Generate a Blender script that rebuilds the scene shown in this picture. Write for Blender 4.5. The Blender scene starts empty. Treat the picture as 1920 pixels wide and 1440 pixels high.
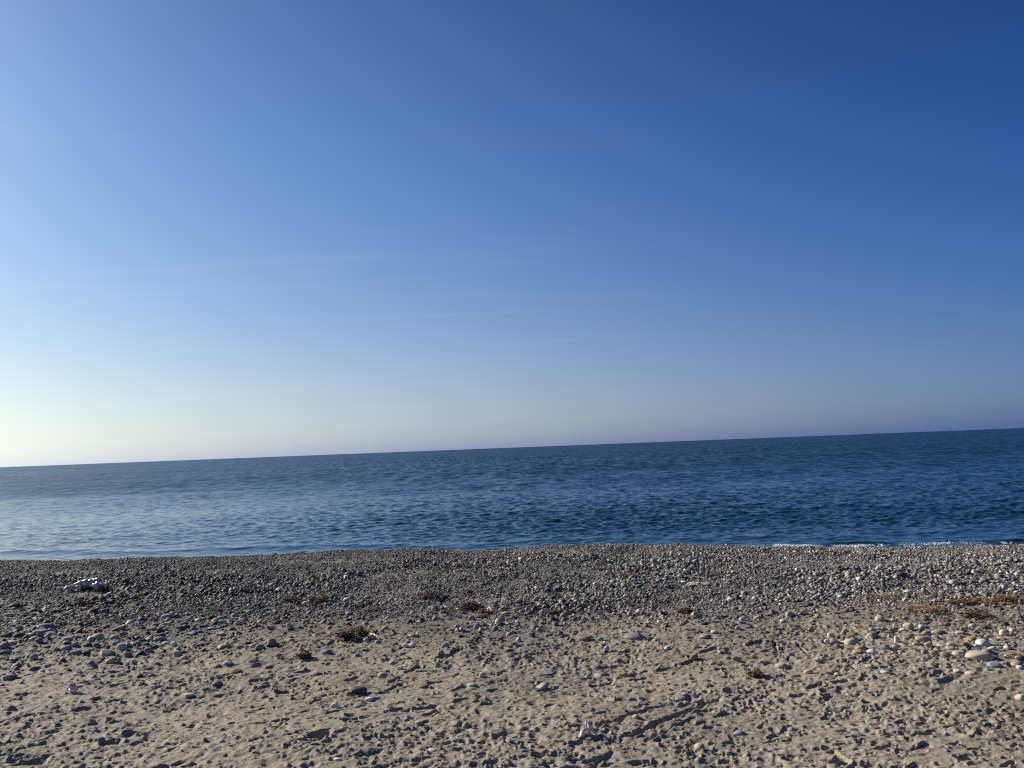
import bpy, math, random
import numpy as np
from mathutils import Matrix, Vector
S = bpy.context.scene
COL = S.collection
rnd = random.Random(7)
rng = np.random.default_rng(7)
R = math.radians

# ------------------------------------------------------------------ camera
CAM_H = 2.4
PITCH, ROLL, F = R(4.72), R(2.2), 1443.0
cd = bpy.data.cameras.new('camera')
cam = bpy.data.objects.new('camera', cd)
COL.objects.link(cam)
S.camera = cam
cd.sensor_width = 36
cd.lens = 36 * F / 1920
cd.clip_start = 0.05
cd.clip_end = 200000
FWD = Vector((0, math.cos(PITCH), math.sin(PITCH)))
_r = Vector((1, 0, 0))
_u = _r.cross(FWD)
CR = _r * math.cos(ROLL) - _u * math.sin(ROLL)
CU = _r * math.sin(ROLL) + _u * math.cos(ROLL)
M = Matrix((CR, CU, -FWD)).transposed().to_4x4()
M.translation = Vector((0, 0, CAM_H))
cam.matrix_world = M

# ------------------------------------------------------------------ sky and sun
SUN_AZ, SUN_EL = R(-62), R(26)
w = bpy.data.worlds.new('World')
S.world = w
w.use_nodes = True
nt = w.node_tree
N = nt.nodes
L = nt.links
bg = N['Background']
bg.inputs[1].default_value = 0.066
sky = N.new('ShaderNodeTexSky')
sky.sky_type = 'NISHITA'
sky.sun_disc = False
sky.sun_elevation = SUN_EL
sky.sun_rotation = SUN_AZ
sky.air_density = 1
sky.dust_density = 1
sky.ozone_density = 3


def math_node(nt, op, a=None, b=None, c=None, clamp=False):
    n = nt.nodes.new('ShaderNodeMath')
    n.operation = op
    n.use_clamp = clamp
    for i, v in enumerate((a, b, c)):
        if v is None:
            continue
        if isinstance(v, (int, float)):
            n.inputs[i].default_value = v
        else:
            nt.links.new(v, n.inputs[i])
    return n.outputs[0]


tc = N.new('ShaderNodeTexCoord')
sep = N.new('ShaderNodeSeparateXYZ')
L.new(tc.outputs['Generated'], sep.inputs[0])
mm = lambda op, a=None, b=None, c=None: math_node(nt, op, a, b, c)
Z = mm('MINIMUM', mm('MAXIMUM', sep.outputs[2], 0.0), 0.52)
Sd = mm('ADD', mm('MULTIPLY', sep.outputs[0], math.sin(SUN_AZ)), mm('MULTIPLY', sep.outputs[1], math.cos(SUN_AZ)))
Sd = mm('MINIMUM', mm('MAXIMUM', Sd, -0.35), 0.95)
Z2 = mm('MULTIPLY', Z, Z)
Z3 = mm('MULTIPLY', Z2, Z)
S2 = mm('MULTIPLY', Sd, Sd)
ZS = mm('MULTIPLY', Z, Sd)
ZZS = mm('MULTIPLY', Z2, Sd)
HZ = mm('EXPONENT', mm('MULTIPLY', Z, -25.0))
# clear-air correction of the sky model (deeper blue away from the sun, milky near the horizon)
COEF = [[-0.54, -0.478, -0.150], [-1.4847, -0.0822, 0.9811], [-1.5074, -1.5895, -1.6788], [0.0862, -0.5406, -1.9776],
        [1.5567, 0.9199, 0.3807], [-1.165, -0.5948, -0.421], [0.4376, 0.229, -0.3878], [2.25, 1.42, 2.3768],
        [-0.21, 0.215, 0.80]]
comb = N.new('ShaderNodeCombineXYZ')
for ch in range(3):
    acc = None
    for term, row in zip((Z, Z2, Z3, Sd, S2, ZS, ZZS, HZ), COEF[1:]):
        acc = mm('MULTIPLY_ADD', term, row[ch], COEF[0][ch] if acc is None else acc)
    L.new(mm('EXPONENT', acc), comb.inputs[ch])
mul = N.new('ShaderNodeVectorMath')
mul.operation = 'MULTIPLY'
L.new(sky.outputs[0], mul.inputs[0])
L.new(comb.outputs[0], mul.inputs[1])
# very thin high cirrus: streaks in a flat layer overhead
zz = mm('MAXIMUM', sep.outputs[2], 0.03)
cv = N.new('ShaderNodeCombineXYZ')
L.new(mm('DIVIDE', sep.outputs[0], zz), cv.inputs[0])
L.new(mm('DIVIDE', sep.outputs[1], zz), cv.inputs[1])
mp = N.new('ShaderNodeMapping')
mp.inputs['Rotation'].default_value = (0, 0, R(14))
mp.inputs['Scale'].default_value = (0.16, 0.85, 1)
L.new(cv.outputs[0], mp.inputs[0])
nz = N.new('ShaderNodeTexNoise')
nz.inputs['Scale'].default_value = 1.9
nz.inputs['Detail'].default_value = 7
nz.inputs['Roughness'].default_value = 0.55
nz.inputs['Distortion'].default_value = 0.6
L.new(mp.outputs[0], nz.inputs[0])
cl = mm('SUBTRACT', nz.outputs[0], 0.53)
cl = mm('MAXIMUM', cl, 0.0)
cl = mm('MULTIPLY', cl, mm('MULTIPLY', mm('SMOOTH_MIN', mm('MAXIMUM', mm('SUBTRACT', Sd, 0.2), 0.0), 0.6, 0.1), 1.25))
addc = N.new('ShaderNodeMixRGB')
addc.inputs[2].default_value = (6.5, 7.2, 8.0, 1)
hf = N.new('ShaderNodeMapRange')       # the veil thins out higher up
hf.inputs['From Min'].default_value = 0.24
hf.inputs['From Max'].default_value = 0.40
hf.inputs['To Min'].default_value = 1.0
hf.inputs['To Max'].default_value = 0.12
L.new(sep.outputs[2], hf.inputs[0])
cl = mm('MULTIPLY', cl, hf.outputs[0])
L.new(mm('MINIMUM', cl, 0.3), addc.inputs[0])
L.new(mul.outputs[0], addc.inputs[1])
L.new(addc.outputs[0], bg.inputs[0])

sl = bpy.data.lights.new('sun', 'SUN')
sl.energy = 5.0
sl.angle = R(0.53)
sl.color = (1.0, 0.92, 0.80)
sun = bpy.data.objects.new('sun', sl)
COL.objects.link(sun)
sdir = Vector((math.sin(SUN_AZ) * math.cos(SUN_EL), math.cos(SUN_AZ) * math.cos(SUN_EL), math.sin(SUN_EL)))
sun.rotation_euler = sdir.to_track_quat('Z', 'Y').to_euler()
sun.location = (-20, 0, 20)
S.view_settings.view_transform = 'Standard'
S.view_settings.look = 'None'
S.view_settings.exposure = 0.6
S.view_settings.gamma = 1
S.cycles.use_denoising = False
S.cycles.filter_width = 1.15
S.cycles.max_bounces = 5


# ------------------------------------------------------------------ helpers
def ray(px, py):
    v = FWD * F + CR * (px - 960) - CU * (py - 720)
    return v.normalized()


def at(px, py, z=0.0):
    v = ray(px, py)
    t = (z - CAM_H) / v.z
    return Vector((v.x * t, v.y * t, z))


def pix(p):
    q = Vector(p) - Vector((0, 0, CAM_H))
    d = q.dot(FWD)
    return 960 + q.dot(CR) / d * F, 720 - q.dot(CU) / d * F


def mesh_np(name, V, Fc, smooth=True):
    """V (n,3) and Fc (m,k) arrays -> mesh"""
    me = bpy.data.meshes.new(name)
    V = np.ascontiguousarray(V, dtype=np.float32)
    Fc = np.ascontiguousarray(Fc, dtype=np.int32)
    m, k = Fc.shape
    me.vertices.add(len(V))
    me.vertices.foreach_set('co', V.ravel())
    me.loops.add(m * k)
    me.loops.foreach_set('vertex_index', Fc.ravel())
    me.polygons.add(m)
    me.polygons.foreach_set('loop_start', np.arange(0, m * k, k, dtype=np.int32))
    me.polygons.foreach_set('loop_total', np.full(m, k, dtype=np.int32))
    me.polygons.foreach_set('use_smooth', np.full(m, smooth, dtype=bool))
    me.update(calc_edges=True)
    return me


def vcol(me, name, arr):
    a = me.color_attributes.new(name, 'FLOAT_COLOR', 'POINT')
    arr = np.concatenate([arr, np.ones((len(arr), 1))], 1).astype(np.float32)
    a.data.foreach_set('color', arr.ravel())


def vfloat(me, name, arr):
    a = me.attributes.new(name, 'FLOAT', 'POINT')
    a.data.foreach_set('value', np.ascontiguousarray(arr, dtype=np.float32))


def link(name, me, mat=None, parent=None, **props):
    o = bpy.data.objects.new(name, me)
    COL.objects.link(o)
    if mat:
        me.materials.append(mat)
    if parent:
        o.parent = parent
    for k, v in props.items():
        o[k] = v
    return o


_G = {}


def vnoise(x, y, scale, seed):
    """smooth value noise in -1..1, feature size = scale metres"""
    if seed not in _G:
        _G[seed] = np.random.default_rng(seed).uniform(-1, 1, (256, 256))
    g = _G[seed]
    xs = x / scale + 1000.37
    ys = y / scale + 1000.71
    xi = np.floor(xs).astype(int)
    yi = np.floor(ys).astype(int)
    fx = xs - xi
    fy = ys - yi
    fx = fx * fx * fx * (fx * (fx * 6 - 15) + 10)
    fy = fy * fy * fy * (fy * (fy * 6 - 15) + 10)
    a = g[xi % 256, yi % 256]
    b = g[(xi + 1) % 256, yi % 256]
    c = g[xi % 256, (yi + 1) % 256]
    d = g[(xi + 1) % 256, (yi + 1) % 256]
    return (a * (1 - fx) + b * fx) * (1 - fy) + (c * (1 - fx) + d * fx) * fy


def sstep(a, b, x):
    t = np.clip((x - a) / (b - a), 0, 1)
    return t * t * (3 - 2 * t)


# ------------------------------------------------------------------ materials
def new_mat(name):
    m = bpy.data.materials.new(name)
    m.use_nodes = True
    t = m.node_tree
    return m, t, t.nodes['Principled BSDF']


def noise(t, scale, detail=4, rough=0.6, vec=None):
    n = t.nodes.new('ShaderNodeTexNoise')
    n.inputs['Scale'].default_value = scale
    n.inputs['Detail'].default_value = detail
    n.inputs['Roughness'].default_value = rough
    if vec is not None:
        t.links.new(vec, n.inputs[0])
    return n.outputs[0]


def ramp(t, fac, stops):
    r = t.nodes.new('ShaderNodeValToRGB')
    e = r.color_ramp.elements
    while len(e) < len(stops):
        e.new(0.5)
    for el, (p, c) in zip(e, stops):
        el.position = p
        el.color = (*c, 1) if len(c) == 3 else c
    t.links.new(fac, r.inputs[0])
    return r.outputs[0]


def mixc(t, typ, fac, a, b):
    n = t.nodes.new('ShaderNodeMixRGB')
    n.blend_type = typ
    for i, v in enumerate((fac, a, b)):
        if isinstance(v, (int, float)):
            n.inputs[i].default_value = v
        elif isinstance(v, tuple):
            n.inputs[i].default_value = (*v, 1)
        else:
            t.links.new(v, n.inputs[i])
    return n.outputs[0]


def bump(t, bsdf, h, strength, dist):
    b = t.nodes.new('ShaderNodeBump')
    b.inputs['Strength'].default_value = strength
    b.inputs['Distance'].default_value = dist
    t.links.new(h, b.inputs['Height'])
    t.links.new(b.outputs[0], bsdf.inputs['Normal'])
    return b


def attr(t, name):
    n = t.nodes.new('ShaderNodeAttribute')
    n.attribute_name = name
    return n


def objc(t):
    return t.nodes.new('ShaderNodeTexCoord').outputs['Object']


def ground_material():
    m, t, b = new_mat('beach_sand')
    v = objc(t)
    big = noise(t, 0.55, 4, 0.55, v)
    fine = noise(t, 95, 3, 0.7, v)
    grain = noise(t, 420, 2, 0.8, v)
    base = ramp(t, big, [(0.30, (0.250, 0.222, 0.170)), (0.50, (0.305, 0.273, 0.210)), (0.72, (0.345, 0.308, 0.238))])
    base = mixc(t, 'MULTIPLY', 1.0, base, ramp(t, fine, [(0.28, (0.74, 0.74, 0.75)), (0.6, (1.05, 1.04, 1.03))]))
    base = mixc(t, 'MULTIPLY', 0.8, base, ramp(t, grain, [(0.3, (0.72, 0.72, 0.74)), (0.62, (1.08, 1.08, 1.06))]))
    damp = attr(t, 'damp').outputs['Fac']
    grav = attr(t, 'gravel').outputs['Fac']
    base = mixc(t, 'MULTIPLY', damp, base, (0.50, 0.49, 0.50))
    # grit between the shingle
    vo = t.nodes.new('ShaderNodeTexVoronoi')
    vo.inputs['Scale'].default_value = 38
    t.links.new(v, vo.inputs[0])
    gr = ramp(t, vo.outputs['Color'], [(0.2, (0.07, 0.07, 0.072)), (0.5, (0.14, 0.135, 0.125)), (0.8, (0.26, 0.24, 0.21))])
    base = mixc(t, 'MIX', grav, base, gr)
    t.links.new(base, b.inputs['Base Color'])
    rr = math_node(t, 'MULTIPLY_ADD', attr(t, 'wet').outputs['Fac'], -0.62, 0.9)
    t.links.new(rr, b.inputs['Roughness'])
    b.inputs['Specular IOR Level'].default_value = 0.25
    h = math_node(t, 'MULTIPLY_ADD', fine, 0.6, math_node(t, 'MULTIPLY', grain, 0.25))
    h = math_node(t, 'ADD', h, math_node(t, 'MULTIPLY', math_node(t, 'MULTIPLY', vo.outputs['Distance'], -3.0), grav))
    bump(t, b, h, 0.9, 0.009)
    return m


def stone_attr_material(name):
    m, t, b = new_mat(name)
    v = objc(t)
    c = attr(t, 'tint').outputs['Color']
    n = noise(t, 60, 4, 0.65, v)
    c = mixc(t, 'MULTIPLY', 0.7, c, ramp(t, n, [(0.3, (0.62, 0.62, 0.62)), (0.65, (1.15, 1.14, 1.12))]))
    t.links.new(c, b.inputs['Base Color'])
    b.inputs['Roughness'].default_value = 0.72
    b.inputs['Specular IOR Level'].default_value = 0.35
    return m


def stone_material(name, colour, vein=0.35):
    m, t, b = new_mat(name)
    v = objc(t)
    oi = t.nodes.new('ShaderNodeObjectInfo')
    add = t.nodes.new('ShaderNodeVectorMath')
    add.operation = 'MULTIPLY_ADD'
    cx = t.nodes.new('ShaderNodeCombineXYZ')
    t.links.new(oi.outputs['Random'], cx.inputs[0])
    t.links.new(oi.outputs['Random'], cx.inputs[2])
    t.links.new(cx.outputs[0], add.inputs[0])
    add.inputs[1].default_value = (37, 37, 91)
    t.links.new(v, add.inputs[2])
    p = add.outputs[0]
    n1 = noise(t, 9, 5, 0.6, p)
    n2 = noise(t, 70, 4, 0.7, p)
    n3 = noise(t, 300, 2, 0.7, p)
    c = mixc(t, 'MULTIPLY', 1.0, colour, ramp(t, n1, [(0.3, (0.72, 0.71, 0.70)), (0.55, (1, 1, 1)), (0.75, (1.12, 1.11, 1.08))]))
    c = mixc(t, 'MULTIPLY', 0.7, c, ramp(t, n2, [(0.32, (0.66, 0.65, 0.65)), (0.55, (1.03, 1.03, 1.02))]))
    c = mixc(t, 'MULTIPLY', 0.5, c, ramp(t, n3, [(0.35, (0.7, 0.7, 0.7)), (0.6, (1.08, 1.08, 1.08))]))
    val = math_node(t, 'MULTIPLY_ADD', oi.outputs['Random'], 0.36, 0.80)
    hs = t.nodes.new('ShaderNodeHueSaturation')
    t.links.new(c, hs.inputs['Color'])
    t.links.new(val, hs.inputs['Value'])
    hs.inputs['Saturation'].default_value = 0.92
    # sand grains dusted on in patches
    dn = noise(t, 22, 5, 0.75, p)
    c = mixc(t, 'MIX', ramp(t, dn, [(0.56, (0, 0, 0)), (0.66, (0.55, 0.55, 0.55))]), hs.outputs[0], (0.32, 0.28, 0.22))
    t.links.new(c, b.inputs['Base Color'])
    b.inputs['Roughness'].default_value = 0.78
    b.inputs['Specular IOR Level'].default_value = 0.3
    h = math_node(t, 'MULTIPLY_ADD', n2, 0.8, math_node(t, 'MULTIPLY', n3, 0.3))
    bump(t, b, h, 0.45, 0.006)
    return m


def sea_material():
    m, t, b = new_mat('sea_water')
    v = objc(t)
    b.inputs['Base Color'].default_value = (0.006, 0.037, 0.062, 1)
    b.inputs['IOR'].default_value = 1.333
    far = attr(t, 'far').outputs['Fac']
    calm = attr(t, 'calm').outputs['Fac']

    def scaled(sx, sy, rot=0.0):
        mp = t.nodes.new('ShaderNodeMapping')
        mp.inputs['Scale'].default_value = (sx, sy, 1.0)
        mp.inputs['Rotation'].default_value = (0, 0, R(rot))
        t.links.new(v, mp.inputs[0])
        return mp.outputs[0]

    def noise_col(vec, detail, rough):
        n = t.nodes.new('ShaderNodeTexNoise')
        n.inputs['Scale'].default_value = 1.0
        n.inputs['Detail'].default_value = detail
        n.inputs['Roughness'].default_value = rough
        t.links.new(vec, n.inputs[0])
        return n.outputs['Color']

    def vm(op, a, b2, c=None):
        n = t.nodes.new('ShaderNodeVectorMath')
        n.operation = op
        for k, q in enumerate((a, b2, c)):
            if q is None:
                continue
            if isinstance(q, tuple):
                n.inputs[k].default_value = q
            else:
                t.links.new(q, n.inputs[k])
        return n.outputs[0]
    cat = noise(t, 1.0, 5, 0.6, scaled(0.012, 0.035))
    rg = math_node(t, 'MULTIPLY_ADD', far, 0.19, 0.12)
    rg = math_node(t, 'MULTIPLY', rg, math_node(t, 'MULTIPLY_ADD', cat, 0.9, 0.55))
    t.links.new(rg, b.inputs['Roughness'])
    # slopes of the ripples that are too small to be in the mesh
    rip = noise_col(scaled(4.2, 7.0, 7), 3, 0.65)
    wav = noise_col(scaled(0.55, 1.1, 6), 5, 0.75)
    rip = vm('MULTIPLY', vm('SUBTRACT', rip, (0.5, 0.5, 0.5)), (0.62, 0.74, 0))
    wav = vm('MULTIPLY', vm('SUBTRACT', wav, (0.5, 0.68, 0.5)), (0.65, 0.95, 0))
    sc = t.nodes.new('ShaderNodeCombineXYZ')
    for k in range(2):
        t.links.new(far, sc.inputs[k])
    grp = vm('MULTIPLY', vm('SUBTRACT', noise_col(scaled(0.85, 0.22, 4), 6, 0.75), (0.5, 0.5, 0.5)), (0.5, 1.5, 0))
    wav = vm('MULTIPLY', vm('ADD', wav, grp), sc.outputs[0])
    sc2 = t.nodes.new('ShaderNodeCombineXYZ')
    for k in range(2):
        t.links.new(calm, sc2.inputs[k])
    tot = vm('MULTIPLY', vm('ADD', rip, wav), sc2.outputs[0])
    g = t.nodes.new('ShaderNodeNewGeometry')
    nn = vm('NORMALIZE', vm('ADD', g.outputs['Normal'], tot), None)
    t.links.new(nn, b.inputs['Normal'])
    return m


def plain_material(name, colour, rough=0.7, scale=40, lo=0.7, spec=0.3, trans=0.0):
    m, t, b = new_mat(name)
    v = objc(t)
    c = mixc(t, 'MULTIPLY', 1.0, colour, ramp(t, noise(t, scale, 5, 0.65, v), [(0.3, (lo, lo, lo)), (0.65, (1.1, 1.1, 1.1))]))
    t.links.new(c, b.inputs['Base Color'])
    b.inputs['Roughness'].default_value = rough
    b.inputs['Specular IOR Level'].default_value = spec
    b.inputs['Transmission Weight'].default_value = trans
    bump(t, b, noise(t, scale * 3, 3, 0.6, v), 0.3, 0.004)
    return m


# ------------------------------------------------------------------ shape of the beach
SEA_Z = -0.70
_cx = [-40, -13, -9, -6, -2, 0.5, 3.2, 5.5, 7.5, 10.5, 40]
_cy = [23.5, 19.6, 19.0, 18.5, 18.15, 17.9, 17.3, 16.1, 15.4, 14.9, 11.0]
_wx = [-60, -17, -8, 0, 4, 7.3, 10, 14, 60]
_wy = [32.0, 24.7, 23.4, 22.6, 22.0, 21.5, 21.1, 20.3, 12.5]


def Yc(x): return np.interp(x, _cx, _cy)
def Yw(x): return np.interp(x, _wx, _wy) + 0.12 * np.sin(x * 1.1 + 0.5) + 0.07 * np.sin(x * 2.7)


def Yb(x):
    """landward edge of the shingle"""
    return np.interp(x, [-30, -9, -5, 0, 4, 8, 30], [14.2, 12.9, 12.3, 11.55, 11.2, 11.5, 11.5]) + 0.35 * vnoise(x, x * 0, 1.7, 5)


def profile(x, y):
    yc, yw, yb = Yc(x), Yw(x), Yb(x)
    z = 0.03 * vnoise(x, y, 3.1, 11) + 0.035 * vnoise(x, y, 1.3, 12)
    t = np.clip((y - (yb - 1.0)) / (yc - yb + 1.0), 0, 1)
    z = z - 0.07 * np.sin(np.pi * np.clip(t * 1.6, 0, 1)) + 0.06 * sstep(0.35, 1.0, t)
    z = z + np.interp(x, [-14, -8, -4, -1, 2], [-.07, -.05, 0, .05, .05]) * t
    z = z - (0.03 + 0.09 * sstep(2.5, 6.0, x) + 0.10 * sstep(-2.2, -1.2, x) * sstep(0.8, -0.2, x)) * sstep(0.4, 1.0, t)
    k = (y - yc) / (yw - yc)
    kk = np.maximum(k, 0)
    drop = (kk ** 2 / (kk ** 2 + 0.10)) * (1.1) * kk          # rounded crest then an even slope
    z = z - (0.76 * drop)
    return z


# raster of the trodden sand
RX0, RX1, RY0, RY1, RS = -12.0, 12.0, 4.4, 15.6, 0.008
nx = int((RX1 - RX0) / RS)
ny = int((RY1 - RY0) / RS)
gx = RX0 + (np.arange(nx) + 0.5) * RS
gy = RY0 + (np.arange(ny) + 0.5) * RS
GX, GY = np.meshgrid(gx, gy, indexing='ij')
wx_ = 0.10 * vnoise(GX, GY, 0.3, 24)
H = (0.008 * vnoise(GX, GY, 0.42, 21) + 0.007 * vnoise(GX * 0.75 + wx_, GY - wx_, 0.11, 22) + 0.011 * (0.5 - np.abs(vnoise(GX * 0.6 - wx_, GY + wx_, 0.085, 25)))
     + 0.008 * vnoise(GX * 0.6, GY, 0.038, 23)).astype(np.float32)
PATCH = sstep(-0.45, 0.15, vnoise(GX * 0.6, GY, 0.8, 26) + 0.5 * vnoise(GX * 0.6, GY, 0.35, 27)).astype(np.float32)
H *= 0.62 + 0.38 * PATCH
del wx_


def window(x, y, r):
    i0 = max(int((x - r - RX0) / RS), 0)
    i1 = min(int((x + r - RX0) / RS) + 1, nx)
    j0 = max(int((y - r - RY0) / RS), 0)
    j1 = min(int((y + r - RY0) / RS) + 1, ny)
    if i1 <= i0 or j1 <= j0:
        return None
    return slice(i0, i1), slice(j0, j1)


def stamp(x, y, ln, wd, ang, depth, rim=0.3, waist=0.0, tread=0.0, sharp=0.25, keep=0.25, tilt=0.0):
    r = max(ln, wd) * 0.5 * 1.7 + 0.02
    w_ = window(x, y, r)
    if w_ is None:
        return
    X = GX[w_] - x
    Y = GY[w_] - y
    ca, sa = math.cos(ang), math.sin(ang)
    a = (X * ca + Y * sa) / (ln * 0.5)
    b_ = (-X * sa + Y * ca) / (wd * 0.5)
    b_ = b_ / (1 - waist * np.exp(-((a + 0.15) / 0.28) ** 2))
    wob = 1 + 0.10 * np.sin(3 * np.arctan2(b_, a) + x * 50)
    d = (np.abs(a) ** 2.6 + np.abs(b_) ** 2.6) ** (1 / 2.6) * wob
    inside = 1 - sstep(1 - sharp, 1 + sharp * 0.35, d)
    h = H[w_]
    base = float(h.mean())
    target = base - depth * (1 + tilt * a)
    if tread > 0:
        target = target + tread * np.sign(np.sin(a * ln * 0.5 / 0.016 * math.pi)) * 0.5
    new = h * (1 - inside) + (target + (h - base) * keep) * inside
    new = new + rim * depth * np.exp(-((d - 1.18) / 0.16) ** 2) * (0.55 + 0.45 * np.sin(np.arctan2(b_, a) * 2 + y * 40))
    H[w_] = new


def smooth_here(x, y, p=0.5):
    i, j = int((x - RX0) / RS), int((y - RY0) / RS)
    return rnd.random() > 1 - p + p * float(PATCH[min(max(i, 0), nx - 1), min(max(j, 0), ny - 1)])


def clod(x, y, r, hgt):
    if smooth_here(x, y):
        return
    w_ = window(x, y, r * 1.2)
    if w_ is None:
        return
    d = np.sqrt((GX[w_] - x) ** 2 + (GY[w_] - y) ** 2) / r
    H[w_] = H[w_] + hgt * np.clip(1 - d * d, 0, 1)


def furrow(p, q, wd, depth):
    n = int((q - p).length / 0.03) + 1
    a = math.atan2(q.y - p.y, q.x - p.x)
    for i in range(n):
        t = i / max(n - 1, 1)
        o = p.lerp(q, t)
        stamp(o.x + 0.01 * math.sin(i * 1.3), o.y + 0.012 * math.sin(i * 0.7), 0.10, wd * (0.9 + 0.2 * math.sin(i)), a, depth * (0.8 + 0.3 * math.sin(i * 0.9)), rim=0.12, keep=0.7, sharp=0.3)


AREA = (RX1 - RX0) * (RY1 - RY0)
# old, half-filled prints
for _ in range(int(AREA * 6)):
    stamp(rnd.uniform(RX0, RX1), rnd.uniform(RY0, RY1), rnd.uniform(0.12, 0.26), rnd.uniform(0.07, 0.12), rnd.uniform(0, 6.28),
          rnd.uniform(0.008, 0.02), rim=0.3, sharp=0.8, keep=0.6)
# walking lines: alternate left and right shoes
for _ in range(170):
    x, y = rnd.uniform(RX0, RX1), rnd.uniform(RY0, RY1)
    a = rnd.gauss(0.12 + 0.35 * (x < -1), 0.3) if rnd.random() < 0.8 else rnd.uniform(0, 6.28)
    if rnd.random() < 0.5:
        a += math.pi
    size = rnd.uniform(0.19, 0.29)
    tread = rnd.choice([0, 0, 0.003, 0.005])
    dp = rnd.uniform(0.012, 0.02)
    side = 1
    for k in range(rnd.randint(3, 12)):
        a += rnd.gauss(0, 0.06)
        x += math.cos(a) * rnd.uniform(0.5, 0.68)
        y += math.sin(a) * rnd.uniform(0.5, 0.68)
        side = -side
        fx, fy = x - math.sin(a) * 0.07 * side, y + math.cos(a) * 0.07 * side
        stamp(fx, fy, size, size * 0.37, a, dp, rim=0.45, waist=0.25, tread=tread, sharp=0.16, keep=0.15, tilt=rnd.uniform(-0.3, 0.5))
        if rnd.random() < 0.6:   # toe digs in and throws sand
            stamp(fx + math.cos(a) * size * 0.35, fy + math.sin(a) * size * 0.35, 0.07, 0.08, a, 0.016, rim=0.7, sharp=0.3)
# heel pits and scuffs
for _ in range(int(AREA * 44)):
    r = rnd.choice((rnd.uniform(0.025, 0.045), rnd.uniform(0.035, 0.07)))
    sx_, sy_ = rnd.uniform(RX0, RX1), rnd.uniform(RY0, RY1)
    if smooth_here(sx_, sy_, 0.3):
        continue
    stamp(sx_, sy_, r * rnd.uniform(1.2, 2.6), r * 0.8, rnd.gauss(0.15, 0.35), rnd.uniform(0.14, 0.34) * r, rim=0.45, sharp=0.25, keep=0.6)
# small dents
for _ in range(int(AREA * 150)):
    r = rnd.uniform(0.012, 0.032)
    sx_, sy_ = rnd.uniform(RX0, RX1), rnd.uniform(RY0, RY1)
    if smooth_here(sx_, sy_):
        continue
    stamp(sx_, sy_, r * rnd.uniform(1.3, 3.2), r * 0.9, rnd.gauss(0.15, 0.35), rnd.uniform(0.3, 0.7) * r, rim=0.6, sharp=0.22)
for _ in range(int(AREA * 60)):
    r = rnd.uniform(0.010, 0.025)
    clod(rnd.uniform(RX0, RX1), rnd.uniform(RY0, RY1), r, r * rnd.uniform(0.4, 0.95))
# deep holes seen near the bottom edge
for (px, py, wpx, ang) in [(1575, 1425, 34, 0.5), (695, 1393, 24, 0.4), (770, 1402, 20, 0.2), (830, 1388, 16, 0.5), (1295, 1352, 14, 0.9), (1265, 1380, 16, 1.0),
                           (1235, 1388, 16, 0.8), (1002, 1395, 18, 0.3), (1010, 1418, 22, 0.2), (545, 1408, 20, 0.3), (1630, 1432, 26, 0.6), (1808, 1418, 26, 0.2),
                           (1720, 1370, 18, 0.4), (1710, 1342, 18, 0.1), (1480, 1418, 22, 0.4), (905, 1395, 14, 0.4), (250, 1381, 30, 0.05), (186, 1315, 22, 0.05),
                           (170, 1281, 14, 0.1), (340, 1283, 16, 0.1), (1225, 1290, 22, 0.2), (1188, 1310, 20, 0.2), (1370, 1290, 24, 0.2), (1500, 1317, 18, 0.1),
                           (210, 1398, 28, 0.3), (155, 1335, 26, 0.3), (95, 1420, 16, 0.2), (60, 1433, 40, 0.3), (600, 1390, 40, 0.15), (530, 1300, 24, 0.3)]:
    p = at(px, py)
    wm = wpx / (F / p.length)
    stamp(p.x, p.y, wm * 1.15, wm * 0.85, ang, 0.17 * wm + 0.006, rim=0.4, sharp=0.35, keep=0.7)
for (x0, y0, x1, y1, wd, dp) in [(1127, 1364, 1237, 1322, .11, .03), (1237, 1322, 1335, 1311, .08, .02), (1187, 1381, 1285, 1333, .12, .03), (1285, 1333, 1345, 1306, .10, .025),
                                 (1215, 1388, 1300, 1345, .06, .018), (1108, 1437, 1146, 1412, .06, .025), (1494, 1203, 1512, 1222, .05, .03), (1452, 1205, 1458, 1222, .05, .03),
                                 (1522, 1196, 1540, 1206, .05, .02), (1440, 1385, 1470, 1379, .05, .015), (1570, 1392, 1608, 1386, .07, .025), (1640, 1401, 1675, 1395, .08, .03),
                                 (1728, 1352, 1760, 1348, .05, .02), (1780, 1358, 1815, 1351, .05, .02), (545, 1403, 600, 1397, .05, .02), (620, 1345, 690, 1330, .06, .02)]:
    furrow(at(x0, y0), at(x1, y1), wd * 0.6, dp * 0.6)
# crumbly fine relief, stronger on the trodden ridges
H += (0.0065 * vnoise(GX, GY, 0.038, 31) + 0.003 * vnoise(GX, GY, 0.018, 32)) * (0.5 + 0.5 * PATCH)
H *= 1.12
H -= H.mean()


def soften(h, w):
    k = np.ones(w) / w
    c = np.cumsum(np.pad(h, ((w // 2 + 1, w // 2), (0, 0)), 'edge'), 0, dtype=np.float64)
    h = (c[w:] - c[:-w]) / w
    c = np.cumsum(np.pad(h, ((0, 0), (w // 2 + 1, w // 2)), 'edge'), 1, dtype=np.float64)
    return (c[:, w:] - c[:, :-w]) / w


Hs = soften(soften(H, 5), 5).astype(np.float32)
# the lower left is drier, wind-softened sand
wl = 0.35 * sstep(-1.0, -5.0, GX + 0.6 * (GY - 6) * 0.3) * sstep(10.5, 8.5, GY)
H = (H * (1 - 0.75 * wl) + Hs * 0.75 * wl + 0.02 * wl * vnoise(GX * 0.6 + GY * 0.5, GY * 1.5, 0.25, 41)).astype(np.float32)
del GX, GY, Hs, wl


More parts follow.
